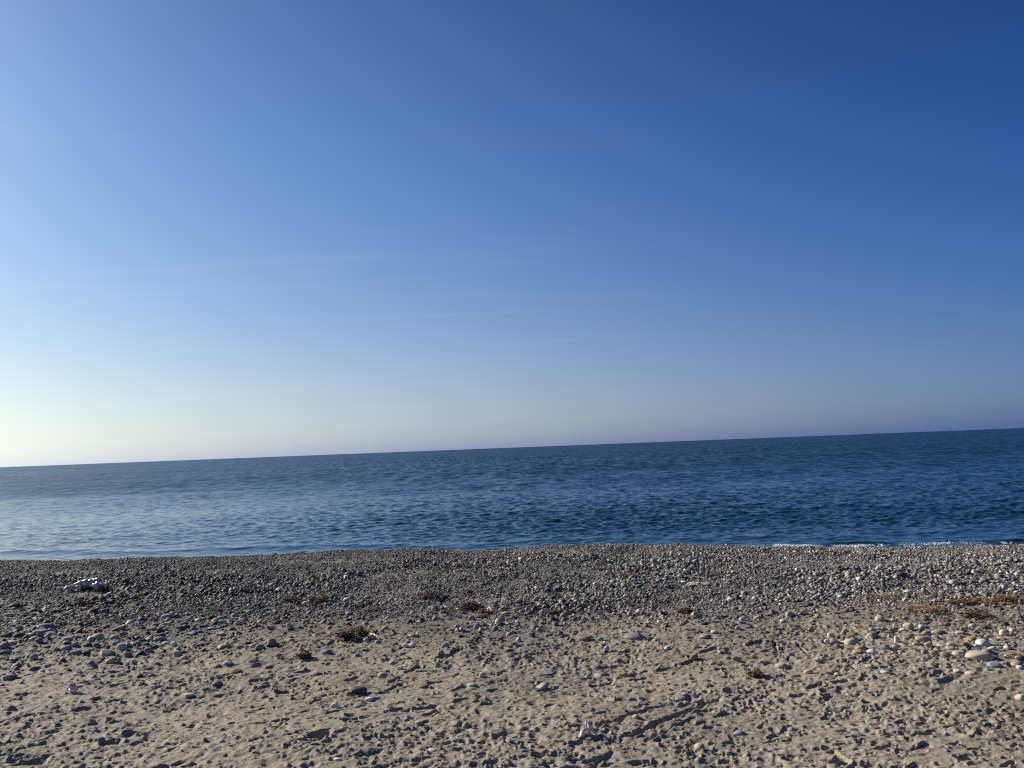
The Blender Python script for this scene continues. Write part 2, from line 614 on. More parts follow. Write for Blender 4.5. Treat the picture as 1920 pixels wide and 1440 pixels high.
def relief(x, y):
    def mir(v, a, b):
        p = (b - a)
        q = np.mod(v - a, 2 * p)
        return np.where(q > p, 2 * p - q, q)
    fx = np.clip(mir(x, RX0, RX1) / RS - 0.5, 0, nx - 1.001)
    fy = np.clip(mir(y, RY0, RY1) / RS - 0.5, 0, ny - 1.001)
    i = fx.astype(int)
    j = fy.astype(int)
    fx = fx - i
    fy = fy - j
    return (H[i, j] * (1 - fx) + H[i + 1, j] * fx) * (1 - fy) + (H[i, j + 1] * (1 - fx) + H[i + 1, j + 1] * fx) * fy


def ground_z(x, y):
    x = np.asarray(x, dtype=float)
    y = np.asarray(y, dtype=float)
    s = 1 - sstep(-1.6, 0.6, y - Yb(x))
    z = profile(x, y) + relief(x, y) * (0.25 + 0.75 * s) * sstep(22, 17, y)
    z = z + (1 - s) * (0.035 * vnoise(x, y, 0.55, 51) + 0.012 * vnoise(x, y, 0.15, 52))
    return z


def gz(x, y): return float(ground_z(np.array([x]), np.array([y]))[0])


def fan(us, ys, smin=3.0):
    sc = np.where(ys > smin, ys, smin + (smin - ys) * 0.3)
    X = us[:, None] * sc[None, :]
    Y = np.broadcast_to(ys[None, :], X.shape)
    n, m = X.shape
    idx = np.arange(n * m).reshape(n, m)
    Fc = np.stack([idx[:-1, :-1], idx[1:, :-1], idx[1:, 1:], idx[:-1, 1:]], -1).reshape(-1, 4)
    return X.ravel(), Y.ravel().copy(), Fc


def sided(inner, step, mid, mstep, outer):
    a = np.arange(0, inner, step)
    b = np.arange(inner, mid, mstep)
    c = np.geomspace(mid, outer, 40)
    p = np.concatenate([a, b, c])
    return np.concatenate([-p[:0:-1], p])


us = sided(0.72, 0.0012, 1.1, 0.004, 45)
yl = [5.0]
while yl[-1] < 24.5:
    yl.append(yl[-1] + 0.0016 * yl[-1])
ys = np.concatenate([-np.geomspace(40, 1, 12), np.linspace(0, 4.9, 30), yl, np.geomspace(25, 60, 15)])
X, Y, Fc = fan(us, ys)
Zg = ground_z(X, Y)
Zg = np.where(Y < 3.5, profile(X, Y) + relief(X, Y) * sstep(2.0, 3.5, Y), Zg)
Zg = np.maximum(Zg, -4)
V = np.stack([X, Y, Zg], 1)
me = mesh_np('beach', V, Fc)
dw = Y - Yw(X)
vfloat(me, 'gravel', sstep(-0.7, 0.5, Y - Yb(X) + 0.4 * vnoise(X, Y, 0.4, 61)) * (1 - 0.8 * sstep(0.15, 0.6, vnoise(X * 0.5, Y, 0.75, 85))) * (1 - sstep(-0.9, -0.6, dw)))
left = sstep(2.0, -7.0, X)
vfloat(me, 'damp', np.clip(0.85 * sstep(-1.2, -0.2, dw) + 0.55 * sstep(-3.2, -0.4, Y - Yb(X) + 0.6 * vnoise(X, Y, 1.5, 62)) + 0.35 * left * sstep(9.3, 11.0, Y), 0, 1))
vfloat(me, 'wet', sstep(-1.0, -0.3, dw))
link('beach', me, ground_material(), kind='structure')
del X, Y, Zg, V, Fc

# ------------------------------------------------------------------ sea
us = sided(0.74, 0.0013, 1.2, 0.005, 25)
inv = np.linspace(1 / 18.0, 1 / 90000.0, 900)
ys = 1 / inv
X, Y, Fc = fan(us, ys)
dY = np.broadcast_to(np.gradient(ys)[None, :], (len(us), len(ys))).ravel()
dX = np.broadcast_to(np.gradient(us)[:, None], (len(us), len(ys))).ravel() * Y
sp = np.maximum(dY, dX)
Zs = np.zeros_like(X)
DX = np.zeros_like(X)
DYy = np.zeros_like(X)
gust = 0.85 + 0.20 * vnoise(X, Y, 23, 71) + 0.12 * vnoise(X, Y, 7, 72)
nw = 110
for i in range(nw):
    lam = 0.18 * (4.5 / 0.18) ** ((i + rng.random()) / nw)
    th = R(-90) + rng.normal(R(6), R(34))        # travelling towards the shore
    k = 2 * math.pi / lam
    slope = 0.052 if lam < 0.9 else 0.026 if lam < 1.4 else 0.011 if lam < 2.6 else 0.008
    att = sstep(1.6, 3.6, lam / sp)
    ph = k * (X * math.cos(th) + Y * math.sin(th)) + rng.uniform(0, 6.28)
    a = slope / k * att * gust
    Zs += a * np.sin(ph)
    DX += a * math.cos(th) * np.cos(ph) * 0.8
    DYy += a * math.sin(th) * np.cos(ph) * 0.8
for i in range(16):                              # longer waves that still show far out
    lam = 7.0 * (60 / 7.0) ** ((i + rng.random()) / 16)
    th = R(-90) + rng.normal(R(6), R(20))
    k = 2 * math.pi / lam
    Zs += 0.010 / k * sstep(1.6, 3.6, lam / sp) * gust * np.sin(k * (X * math.cos(th) + Y * math.sin(th)) + rng.uniform(0, 6.28))
dw = Y - Yw(X)
calm = (0.4 + 0.6 * sstep(0.5, 9.0, dw)) * (1 - 0.66 * sstep(0.18, -0.5, X / Y) * (0.55 + 0.45 * sstep(60, 12, dw)))
Zs *= calm
# low swells standing up before they break
seg = (0.9 + 0.3 * vnoise(X, Y * 0, 0.9, 74)) * (sstep(2.9, 3.5, X) * sstep(4.9, 4.2, X) + 0.7 * sstep(6.0, 6.4, X) * sstep(7.4, 6.9, X) + sstep(8.4, 9.1, X) * sstep(10.9, 10.1, X) + 0.9 * sstep(12.8, 13.6, X)
       + 0.45 * sstep(-1.2, -0.4, X) * sstep(2.1, 1.4, X) + 0.5 * sstep(-9.2, -8, X) * sstep(-4.4, -5.8, X))
c0 = 0.95 + 0.25 * np.sin(X * 0.9) + 0.1 * np.sin(X * 2.3 + 1)
d = dw - c0
ridge = np.where(d < 0, np.exp(-(d / 0.11) ** 2), np.exp(-(d / 0.32) ** 2))
Zs += 0.075 * seg * ridge * (1 + 0.25 * vnoise(X, Y * 0, 0.5, 73))
Zs += 0.05 * np.exp(-((dw - 3.2 - 0.3 * np.sin(X * 0.6)) / 0.5) ** 2)
V = np.stack([X + DX, Y + DYy, SEA_Z + Zs], 1)
me = mesh_np('sea', V, Fc)
vfloat(me, 'calm', calm)
vfloat(me, 'far', sstep(25, 110, Y))
link('sea', me, sea_material(), kind='structure')
del X, Y, Zs, DX, DYy, V, Fc


# ------------------------------------------------------------------ stones
def icosphere(sub):
    import bmesh
    bm = bmesh.new()
    bmesh.ops.create_icosphere(bm, subdivisions=sub, radius=1)
    v = np.array([x.co[:] for x in bm.verts])
    f = np.array([[y.index for y in x.verts] for x in bm.faces])
    bm.free()
    return v, f


def octa():
    v = [(1, 0, 0), (-1, 0, 0), (0, 1, 0), (0, -1, 0), (0, 0, 1), (0, 0, -1)]
    f = [(0, 2, 4), (2, 1, 4), (1, 3, 4), (3, 0, 4), (2, 0, 5), (1, 2, 5), (3, 1, 5), (0, 3, 5)]
    v = [np.array(p, float) for p in v]
    cache = {}

    def mid(a, b):
        k = (min(a, b), max(a, b))
        if k not in cache:
            p = v[a] + v[b]
            v.append(p / np.linalg.norm(p))
            cache[k] = len(v) - 1
        return cache[k]
    g = []
    for a, b, c in f:
        x, y, z = mid(a, b), mid(b, c), mid(c, a)
        g += [(a, x, z), (x, b, y), (z, y, c), (x, y, z)]
    return np.array(v), np.array(g)


def pebble_mass(name, proto, px, py, sz, tint, sink=0.3, flat=(0.36, 0.7), **props):
    """many stones in one mesh: px,py positions, sz half-length"""
    bv, bf = proto
    n = len(px)
    yaw = rng.uniform(0, 2 * np.pi, n)
    tl = rng.normal(0, 0.28, (n, 2))
    a = sz
    b_ = sz * rng.uniform(0.6, 0.95, n)
    c = sz * rng.uniform(flat[0], flat[1], n)
    V = np.broadcast_to(bv[None], (n, len(bv), 3)).copy()
    # boxier or pointier outlines, a lopsided bulge
    e = rng.uniform(0.75, 1.15, (n, 1, 1))
    V = np.sign(V) * np.abs(V) ** e
    V[..., 0] *= 1 + 0.25 * rng.uniform(-1, 1, (n, 1)) * V[..., 1]
    V[..., 1] *= 1 + 0.25 * rng.uniform(-1, 1, (n, 1)) * V[..., 0]
    V += rng.normal(0, 0.05, V.shape)
    V *= np.stack([a, b_, c], -1)[:, None, :]
    V[..., 2] += V[..., 0] * tl[:, :1] + V[..., 1] * tl[:, 1:]
    cy, sy = np.cos(yaw)[:, None], np.sin(yaw)[:, None]
    x = V[..., 0] * cy - V[..., 1] * sy
    y = V[..., 0] * sy + V[..., 1] * cy
    z0 = ground_z(px, py)
    sk = sink if np.ndim(sink) else np.full(n, sink)
    V[..., 0] = x + px[:, None]
    V[..., 1] = y + py[:, None]
    V[..., 2] += (z0 + c * (1 - 2 * sk))[:, None]
    Fc = (bf[None] + (np.arange(n) * len(bv))[:, None, None]).reshape(-1, 3)
    me = mesh_np(name, V.reshape(-1, 3), Fc)
    vcol(me, 'tint', np.repeat(tint, len(bv), 0))
    return link(name, me, MASS, **props)


MASS = stone_attr_material('mixed_shingle')
PAL = np.array([[.115, .117, .122], [.17, .172, .175], [.22, .215, .205], [.28, .272, .255], [.15, .165, .185], [.36, .35, .33],
                [.34, .285, .205], [.25, .205, .15], [.56, .55, .52], [.46, .40, .31], [.20, .12, .095], [.075, .075, .08]])
PW = np.array([.19, .21, .17, .12, .08, .055, .045, .03, .025, .02, .008, .05])
PW = PW / PW.sum()


def tints(n, x, pw=PW):
    t = PAL[rng.choice(len(PAL), n, p=pw)] * rng.lognormal(-0.08, 0.45, (n, 1))
    g = 0.60 + 0.38 * sstep(-7, 7, x)
    t = t * np.array([1.04, 1.0, 0.94])             # stones tinted warmer overall, darker towards the left and paler towards the right
    return np.clip(t * g[:, None], 0.03, 0.72)


def scatter(n, x0, x1, y0, y1, dens):
    x = rng.uniform(x0, x1, n)
    y = rng.uniform(y0, y1, n)
    k = rng.random(n) < dens(x, y)
    return x[k], y[k]


LOW = octa()
MIDR = icosphere(2)
# the shingle bank
def dens_bank(x, y):
    vb = y - Yb(x)
    dwl = y - Yw(x)
    d = 0.05 + 0.95 * sstep(-1.5, 1.1, vb + 0.7 * vnoise(x, y, 0.8, 81))
    d = d * (1 - 0.55 * sstep(0.15, 0.6, vnoise(x * 0.5, y, 0.75, 85)))
    d = d * (vb > -2.2) * (1 - 0.9 * sstep(-1.3 + 0.2 * vnoise(x, y, 0.7, 82), -0.7, dwl))
    vis = np.abs(x) < 0.72 * y + 1.5
    return d * np.where(vis, 1, 0.12)


x, y = scatter(420000, -24, 24, 9.0, 22.8, dens_bank)
k = (y < Yc(x) + 2.2) | (rng.random(len(x)) < 0.5)
x, y = x[k], y[k]
sz = np.clip(rng.lognormal(math.log(0.0168), 0.42, len(x)), 0.009, 0.065)
sz = sz * (0.75 + 0.5 * sstep(-0.5, 0.5, vnoise(x, y, 1.6, 83) + 0.4 * vnoise(x * 0.3, y, 0.7, 84)))
sz = np.where(y > Yc(x) - 1.2, np.minimum(sz, 0.03), sz)
pebble_mass('shingle', LOW, x, y, sz, tints(len(x), x), sink=rng.uniform(-0.2, 0.4, len(x)), kind='stuff')
print('shingle stones', len(x))


# loose pebbles on the sand in front of the bank
def dens_loose(x, y):
    vb = y - Yb(x)
    lf = sstep(-2.5, -5.5, x + 0.15 * (y - 9)) * sstep(8.6, 9.6, y) * 0.85
    rt = sstep(4.2, 5.5, x) * sstep(8.6, 9.3, y) * sstep(11.0, 10.0, y) * 0.22
    clump = sstep(-0.25, 0.45, vnoise(x, y, 0.55, 91))
    d = 0.9 * sstep(-2.4, -0.2, vb) * (0.35 + 0.65 * clump) + (lf * (0.3 + 0.7 * clump)) + rt * clump + 0.012
    return d * (np.abs(x) < 0.72 * y + 1.2)


x, y = scatter(30000, -12.5, 12.5, 5.2, 14.0, dens_loose)
sz = np.clip(rng.lognormal(math.log(0.022), 0.48, len(x)), 0.009, 0.06)
near = y < 8.6
sz = np.where(near, np.minimum(sz, 0.03), sz)
PWL = PW * np.array([.8, 1, 1, 1.2, 1, 1.2, 1.4, 1.2, 1.6, 1.6, 1, .6])
pebble_mass('loose_pebbles', MIDR, x, y, sz, tints(len(x), x, PWL / PWL.sum()), sink=rng.uniform(0.25, 0.5, len(x)), flat=(0.32, 0.62), kind='stuff')
print('loose', len(x))

# grit and shell crumbs on the sand
x, y = scatter(60000, -10, 10, 5.3, 13.0, lambda x, y: (0.05 + 0.6 * sstep(8, 12, y) * sstep(-0.3, 0.5, vnoise(x, y, 0.5, 95))) * (np.abs(x) < 0.72 * y + 0.6))
sz = rng.uniform(0.004, 0.010, len(x))
pebble_mass('grit', LOW, x, y, sz, tints(len(x), x), sink=0.2, kind='stuff')

# crumbled weed and bark fragments along the drift line
def dens_drift(x, y):
    a = np.exp(-((y - Yb(x) - 0.15 - 0.5 * vnoise(x, y * 0, 2.2, 96)) / 0.40) ** 2) * (0.25 + 0.75 * sstep(-0.3, 0.5, vnoise(x, y, 0.9, 97)))
    b = 0.5 * np.exp(-((y - Yb(x) - 2.6 - 0.3 * vnoise(x, y * 0, 1.5, 98)) / 0.25) ** 2) * sstep(0.0, 0.7, vnoise(x, y, 1.1, 99))
    return (a + b) * (np.abs(x) < 0.72 * y + 0.6)


x, y = scatter(60000, -10, 10, 9.5, 17.0, dens_drift)
sz = rng.uniform(0.006, 0.020, len(x))
wt = np.array([[.11, .062, .036], [.17, .105, .06], [.06, .04, .028], [.30, .22, .13]])[rng.choice(4, len(x), p=[.4, .3, .2, .1])]
DRIFT = stone_attr_material('drift_fragments')
_keep, MASS = MASS, DRIFT
pebble_mass('drift_debris', LOW, x, y, sz, wt * rng.uniform(0.7, 1.3, (len(x), 1)), sink=rng.uniform(-0.9, 0.1, len(x)), flat=(0.2, 0.5), kind='stuff')
MASS = _keep

CN = {'t': ('tan', (.40, .33, .23)), 'c': ('cream', (.56, .47, .33)), 'w': ('white', (.60, .60, .575)), 'p': ('pale grey', (.46, .45, .42)),
      'g': ('grey', (.25, .25, .25)), 'b': ('blue grey', (.22, .26, .30)), 'd': ('dark grey', (.085, .087, .095)), 'n': ('brown', (.25, .19, .125)),
      'r': ('reddish', (.26, .15, .12)), 'o': ('ochre', (.37, .27, .10))}
SM = {k: stone_material(v[0].replace(' ', '_') + '_stone', v[1]) for k, v in CN.items()}
ICO3 = icosphere(4)


def stone_mesh(w_, d_, h_, seed, angular=0.0):
    r_ = np.random.default_rng(seed)
    v = ICO3[0].copy()
    e = r_.uniform(0.78, 1.02)
    v = np.sign(v) * np.abs(v) ** e
    v[:, 0] *= 1 + r_.uniform(-.22, .22) * v[:, 1] + r_.uniform(-.18, .18) * v[:, 2]
    v[:, 1] *= 1 + r_.uniform(-.22, .22) * v[:, 0]
    v[:, 2] *= 1 + r_.uniform(-.25, .25) * v[:, 0]
    for _ in range(5):
        q = r_.normal(0, 1, 3)
        q /= np.linalg.norm(q)
        v += ICO3[0] * (0.045 * np.sin(v @ q * r_.uniform(2, 4.5) + r_.uniform(0, 6)))[:, None]
    for _ in range(int(9 * angular) if angular else 2):      # worn facets
        q = r_.normal(0, 1, 3)
        q /= np.linalg.norm(q)
        lim = r_.uniform(0.62, 0.85) if angular else r_.uniform(0.82, 0.92)
        over = np.maximum(v @ q - lim, 0)
        v -= q[None] * (over * 0.85)[:, None]
    v *= np.array([w_, d_, h_]) * 0.5
    return mesh_np('stone', v, ICO3[1])


# zoomed coordinates: x, y, width, height, colour
A1 = [(205,645,60,30,'t'),(330,712,140,35,'g'),(305,745,110,30,'g'),(140,720,60,35,'t'),(885,725,90,42,'t'),(720,787,92,52,'t'),(1250,625,90,32,'p'),(1490,655,70,30,'t'),
(1000,615,60,26,'g'),(680,675,50,28,'d'),(1660,668,70,26,'t'),(1780,680,50,32,'p'),(1245,835,80,36,'p'),(1300,833,50,30,'w'),(905,853,84,40,'p'),(490,865,80,36,'b'),
(500,800,62,32,'t'),(1675,855,115,32,'t'),(1650,760,72,28,'c'),(1340,715,62,36,'g'),(1190,800,92,36,'g'),(850,785,72,30,'p'),(290,810,52,36,'g'),(85,825,70,30,'c'),
(30,850,60,42,'g'),(1900,845,72,28,'c'),(1190,520,36,22,'t'),(625,690,60,22,'g'),(60,615,70,24,'g'),(100,548,90,18,'d'),(430,545,60,18,'g'),(520,570,60,26,'d'),
(660,790,50,24,'d'),(240,880,50,20,'g'),(140,905,0,0,'g'),(410,585,80,26,'d'),(1060,650,70,30,'d'),(1560,635,60,26,'d'),(1830,655,60,24,'d'),(1150,555,50,16,'g'),
(790,705,60,26,'g'),(1000,830,60,26,'p'),(870,820,50,26,'b'),(1450,750,60,30,'b'),(1490,745,60,28,'b'),(640,565,60,16,'n'),(1370,790,40,22,'g'),(130,770,70,34,'d'),
(40,770,80,30,'d'),(480,617,50,26,'d'),(600,625,50,22,'g'),(1120,780,40,20,'g'),(1740,720,50,24,'d'),(1590,715,60,20,'p'),(1140,720,50,26,'c'),(255,795,70,34,'t'),(740,765,50,22,'b'),
(580,780,50,26,'p'),(560,830,50,30,'b'),(370,760,90,24,'p'),(930,680,70,24,'d'),(690,880,90,26,'g'),(1530,830,70,24,'g'),(1845,825,70,26,'d'),(1800,855,60,24,'g')]
A2 = [(210,640,62,32,'d'),(110,712,52,32,'p'),(248,700,56,42,'p'),(405,735,42,30,'p'),(115,832,72,62,'t'),(685,497,72,28,'w'),(370,525,50,26,'w'),(745,798,50,26,'p'),
(825,800,56,32,'p'),(915,815,60,26,'p'),(1120,840,52,28,'w'),(1170,838,56,28,'w'),(1230,685,30,30,'w'),(1510,708,50,34,'b'),(1820,670,66,52,'c'),(1850,572,52,36,'t'),
(1865,495,54,28,'t'),(1620,635,62,28,'t'),(1665,705,60,42,'b'),(1690,725,42,32,'w'),(1900,767,52,40,'p'),(1510,855,52,24,'c'),(1580,680,36,32,'p'),(1360,740,36,22,'p'),
(1780,832,42,30,'t'),(1690,625,80,36,'d'),(500,670,50,18,'p'),(1170,770,60,24,'p'),(1110,505,30,18,'w'),(30,855,70,34,'g'),(20,800,60,26,'g'),(440,765,50,24,'p'),
(100,600,60,18,'g'),(1420,655,0,0,'g'),(1050,745,40,20,'d'),(820,555,40,20,'b'),(1740,870,60,20,'g'),(1830,795,60,30,'d'),(660,577,30,14,'w'),(1240,535,26,14,'w'),(1400,690,30,20,'p')]
A3 = [(190,495,64,34,'t'),(460,475,72,24,'p'),(50,508,42,26,'w'),(205,732,62,38,'t'),(155,765,42,38,'d'),(50,798,46,36,'p'),(452,805,52,32,'g'),(545,793,104,40,'n'),
(925,785,156,62,'g'),(710,865,42,36,'p'),(320,865,42,32,'p'),(1170,862,54,26,'w'),(1140,600,62,36,'p'),(1380,622,58,46,'c'),(955,587,52,34,'w'),(1110,667,42,22,'w'),
(1520,740,54,26,'c'),(1440,775,72,24,'p'),(1440,680,72,16,'d'),(1715,675,82,22,'g'),(245,553,42,30,'t'),(465,530,42,26,'t'),(480,368,36,46,'t'),(640,227,42,26,'t'),
(1265,320,50,26,'w'),(1410,347,34,34,'t'),(1160,342,28,36,'w'),(1850,632,72,26,'t'),(1295,513,48,22,'w'),(505,552,62,32,'d'),(770,715,50,22,'d'),(1640,740,60,16,'g'),
(1860,528,40,20,'o'),(580,505,30,22,'w'),(580,635,20,20,'w'),(340,745,50,22,'g'),(225,672,44,20,'w'),(510,850,60,22,'g'),(830,408,30,18,'w'),(545,580,30,14,'w')]
A4 = [(160,612,52,38,'c'),(840,645,72,42,'t'),(1060,700,72,46,'c'),(1160,703,62,26,'w'),(780,777,92,48,'t'),(1165,792,112,36,'t'),(1190,755,64,38,'t'),(500,816,72,46,'t'),
(475,770,52,32,'w'),(630,816,92,42,'c'),(780,722,42,26,'w'),(870,722,52,26,'t'),(580,735,52,26,'t'),(1285,747,92,16,'t'),(1445,747,62,22,'p'),(1050,770,82,28,'t'),
(445,815,42,32,'w'),(525,846,52,22,'g'),(1240,811,62,32,'b'),(970,800,42,34,'w'),(1620,832,92,52,'w'),(1380,835,62,22,'p'),(1800,862,52,30,'w'),(885,855,62,36,'b'),
(705,866,92,40,'t'),(960,856,42,28,'t'),(1400,380,62,42,'c'),(335,347,52,26,'p'),(905,262,32,20,'w'),(600,627,34,18,'w'),(1450,655,62,22,'p'),(1540,692,52,22,'p'),
(1780,680,52,26,'d'),(1620,547,52,18,'c'),(1520,800,82,32,'o'),(1370,862,62,24,'p'),(1740,866,62,26,'b'),(1050,440,62,26,'p'),(335,775,62,32,'g'),(1750,792,62,18,'t'),
(330,700,34,22,'w'),(1690,870,60,30,'c'),(920,745,60,20,'n'),(640,760,80,18,'n'),(740,750,40,20,'g'),(820,745,50,20,'d'),(1110,830,50,20,'t'),(1480,835,60,26,'n'),(1470,768,26,24,'w'),
(1560,850,50,24,'c'),(1890,845,40,24,'t'),(1860,700,50,20,'r'),(1110,690,50,20,'p'),(1340,608,30,16,'p'),(1490,325,26,14,'w'),(1860,310,34,26,'c'),(855,800,40,16,'p')]
A5 = [(560,22,82,38,'b'),(250,52,62,36,'b'),(790,20,112,42,'t'),(730,47,52,28,'t'),(950,35,62,38,'g'),(830,75,82,32,'t'),(1325,25,62,36,'t'),(1380,52,62,26,'p'),
(1710,95,72,26,'p'),(1770,170,92,48,'n'),(1900,118,62,36,'g'),(610,97,32,20,'p'),(60,200,82,30,'g'),(75,452,62,46,'g'),(1625,248,82,26,'g'),(1420,333,72,22,'p'),
(1615,425,36,18,'w'),(760,682,62,42,'g'),(1680,10,60,24,'t'),(1860,15,40,24,'w'),(30,15,80,26,'g'),(130,40,60,24,'g'),(640,20,60,24,'d')]
A6 = [(530,15,84,38,'b'),(180,8,34,18,'w'),(755,38,52,26,'b'),(630,72,26,20,'t'),(1385,22,62,36,'t'),(1435,25,36,26,'g'),(1660,52,62,30,'g'),(1080,135,46,32,'p'),
(955,185,76,32,'p'),(770,303,122,50,'d'),(695,325,62,32,'n'),(840,308,36,16,'w'),(1255,270,92,22,'r'),(845,365,62,22,'w'),(785,368,32,36,'t'),(585,418,52,36,'w'),
(1320,768,96,50,'c'),(610,818,62,20,'w'),(1615,257,62,22,'p'),(1700,185,52,34,'c'),(1020,95,42,26,'b'),(1225,540,62,26,'t'),(1345,480,42,22,'t'),(1555,90,14,12,'w'),(1140,60,50,26,'n'),(265,60,24,24,'p')]
A7 = [(1365,55,66,58,'n'),(1300,47,70,26,'d'),(1505,97,52,22,'t'),(835,190,112,48,'o'),(660,186,92,36,'t'),(575,196,46,36,'p'),(225,272,92,34,'p'),(575,36,32,18,'t'),
(1265,362,92,28,'b'),(1710,622,82,34,'b'),(1410,732,86,54,'t'),(550,550,36,16,'c'),(1730,108,42,22,'t'),(1910,118,32,34,'w'),(1680,66,52,32,'t'),(100,42,52,32,'g'),
(930,495,52,26,'t'),(1565,8,52,18,'w'),(1620,56,46,24,'b'),(480,700,0,0,'g')]
A8 = [(1610,50,192,58,'c'),(1435,25,82,28,'c'),(1710,115,92,40,'b'),(1880,108,82,42,'t'),(1900,127,52,20,'w'),(1530,173,72,28,'c'),(1425,152,52,18,'w'),(770,122,72,22,'c'),
(890,165,82,26,'p'),(310,165,66,32,'c'),(395,162,32,22,'w'),(525,178,52,20,'t'),(105,114,92,32,'t'),(175,36,52,32,'t'),(370,70,52,20,'t'),(780,15,72,40,'w'),
(690,10,82,22,'o'),(955,18,32,18,'w'),(1900,355,62,38,'c'),(1660,145,40,18,'p'),(600,5,60,18,'g'),(1080,8,32,28,'w'),(1790,95,50,22,'g'),(1650,5,70,22,'b')]
ST = []
for k, A in enumerate((A1, A2, A3, A4, A5, A6, A7, A8)):
    ox, oy = (k % 4) * 480, 1000 if k < 4 else 1220
    for (zx, zy, zw, zh, c) in A:
        if zw:
            ST.append((ox + zx / 4, oy + zy / 4, zw / 4, zh / 4, c))
hand = len(ST)
# neighbours filling the two stone fields
while len(ST) < 372:
    u = rnd.random()
    if u < 0.72:
        px, py = rnd.uniform(0, 470), rnd.uniform(1138, 1226)
        if rnd.random() < (px - 250) / 300:
            continue
    elif u < 0.9:
        px, py = rnd.uniform(1640, 1915), rnd.uniform(1175, 1245)
    else:
        px, py = rnd.uniform(470, 960), rnd.uniform(1160, 1240)
    wpx = rnd.uniform(9, 17) * (0.75 + (py - 1130) / 250)
    if any(abs(px - s[0]) < (wpx + s[2]) * 0.55 and abs(py - s[1]) < 7 for s in ST):
        continue
    ST.append((px, py, wpx, wpx * rnd.uniform(0.38, 0.6), rnd.choice('ggddbbptg') if px < 1000 else rnd.choice('tcpgwtb')))
MINW = sorted([s[2] for s in ST], reverse=True)[:300][-1]
ST = [s for s in ST if s[2] >= MINW][:300]
stones = []
STONE_XY = []
for i, (px, py, wp, hp, c) in enumerate(ST):
    p = at(px, py + hp * 0.25, 0.0)
    for _ in range(3):
        p = at(px, py + hp * 0.25, gz(p.x, p.y))
    ppm = F / (p - Vector((0, 0, CAM_H))).length
    wm, hm = wp / ppm * 0.88, hp / ppm * 0.9
    dm = wm * rnd.uniform(0.6, 0.85) if wp / hp > 1.3 else wm * 0.9
    above = max(hm - 0.12 * dm, wm * 0.26)
    thick = above / 0.68
    me = stone_mesh(wm, dm, thick, 500 + i, 0.8 if c == 'o' or i % 17 == 3 else 0.0)
    o = link('stone', me, SM[c])
    o.location = (p.x, p.y + dm * 0.15, p.z + above - thick * 0.5)
    o.rotation_euler = (rnd.gauss(0, .06), rnd.gauss(0, .08), rnd.gauss(0, .25))
    stones.append((o, px, py, wp, hp, c))


# ------------------------------------------------------------------ washed-up weed, wood and litter
def tube(pts, rad, sides=5):
    """tapered tube through pts -> verts, quads"""
    pts = np.array(pts, float)
    n = len(pts)
    rad = np.broadcast_to(rad, (n,))
    tan = np.gradient(pts, axis=0)
    tan /= np.linalg.norm(tan, axis=1)[:, None] + 1e-9
    up = np.tile([0.13, 0.21, 0.97], (n, 1))
    a = np.cross(tan, up)
    a /= np.linalg.norm(a, axis=1)[:, None] + 1e-9
    b_ = np.cross(tan, a)
    th = np.arange(sides) / sides * 2 * math.pi
    V = pts[:, None] + rad[:, None, None] * (a[:, None] * np.cos(th)[None, :, None] + b_[:, None] * np.sin(th)[None, :, None])
    f = []
    for i in range(n - 1):
        for j in range(sides):
            k = (j + 1) % sides
            f.append((i * sides + j, i * sides + k, (i + 1) * sides + k, (i + 1) * sides + j))
    return V.reshape(-1, 3), np.array(f)


def join(parts):
    V, Fq, o = [], [], 0
    for v, f in parts:
        V.append(v)
        Fq.append(f + o)
        o += len(v)
    return np.concatenate(V), np.concatenate(Fq)


def label(o, text, cat, group=None):
    o['label'] = text
    o['category'] = cat
    if group:
        o['group'] = group


WEED = {}
for nm, c in (('dark_weed', (.055, .032, .020)), ('brown_weed', (.13, .075, .042)), ('tan_weed', (.25, .165, .095)), ('orange_weed', (.24, .115, .05))):
    m_, t_, b_ = new_mat(nm)
    v_ = objc(t_)
    cc = ramp(t_, noise(t_, 30, 4, 0.7, v_), [(0.3, tuple(q * 0.55 for q in c)), (0.55, c), (0.75, tuple(min(1, q * 1.9) for q in c))])
    t_.links.new(cc, b_.inputs['Base Color'])
    b_.inputs['Roughness'].default_value = 0.7
    WEED[nm] = m_


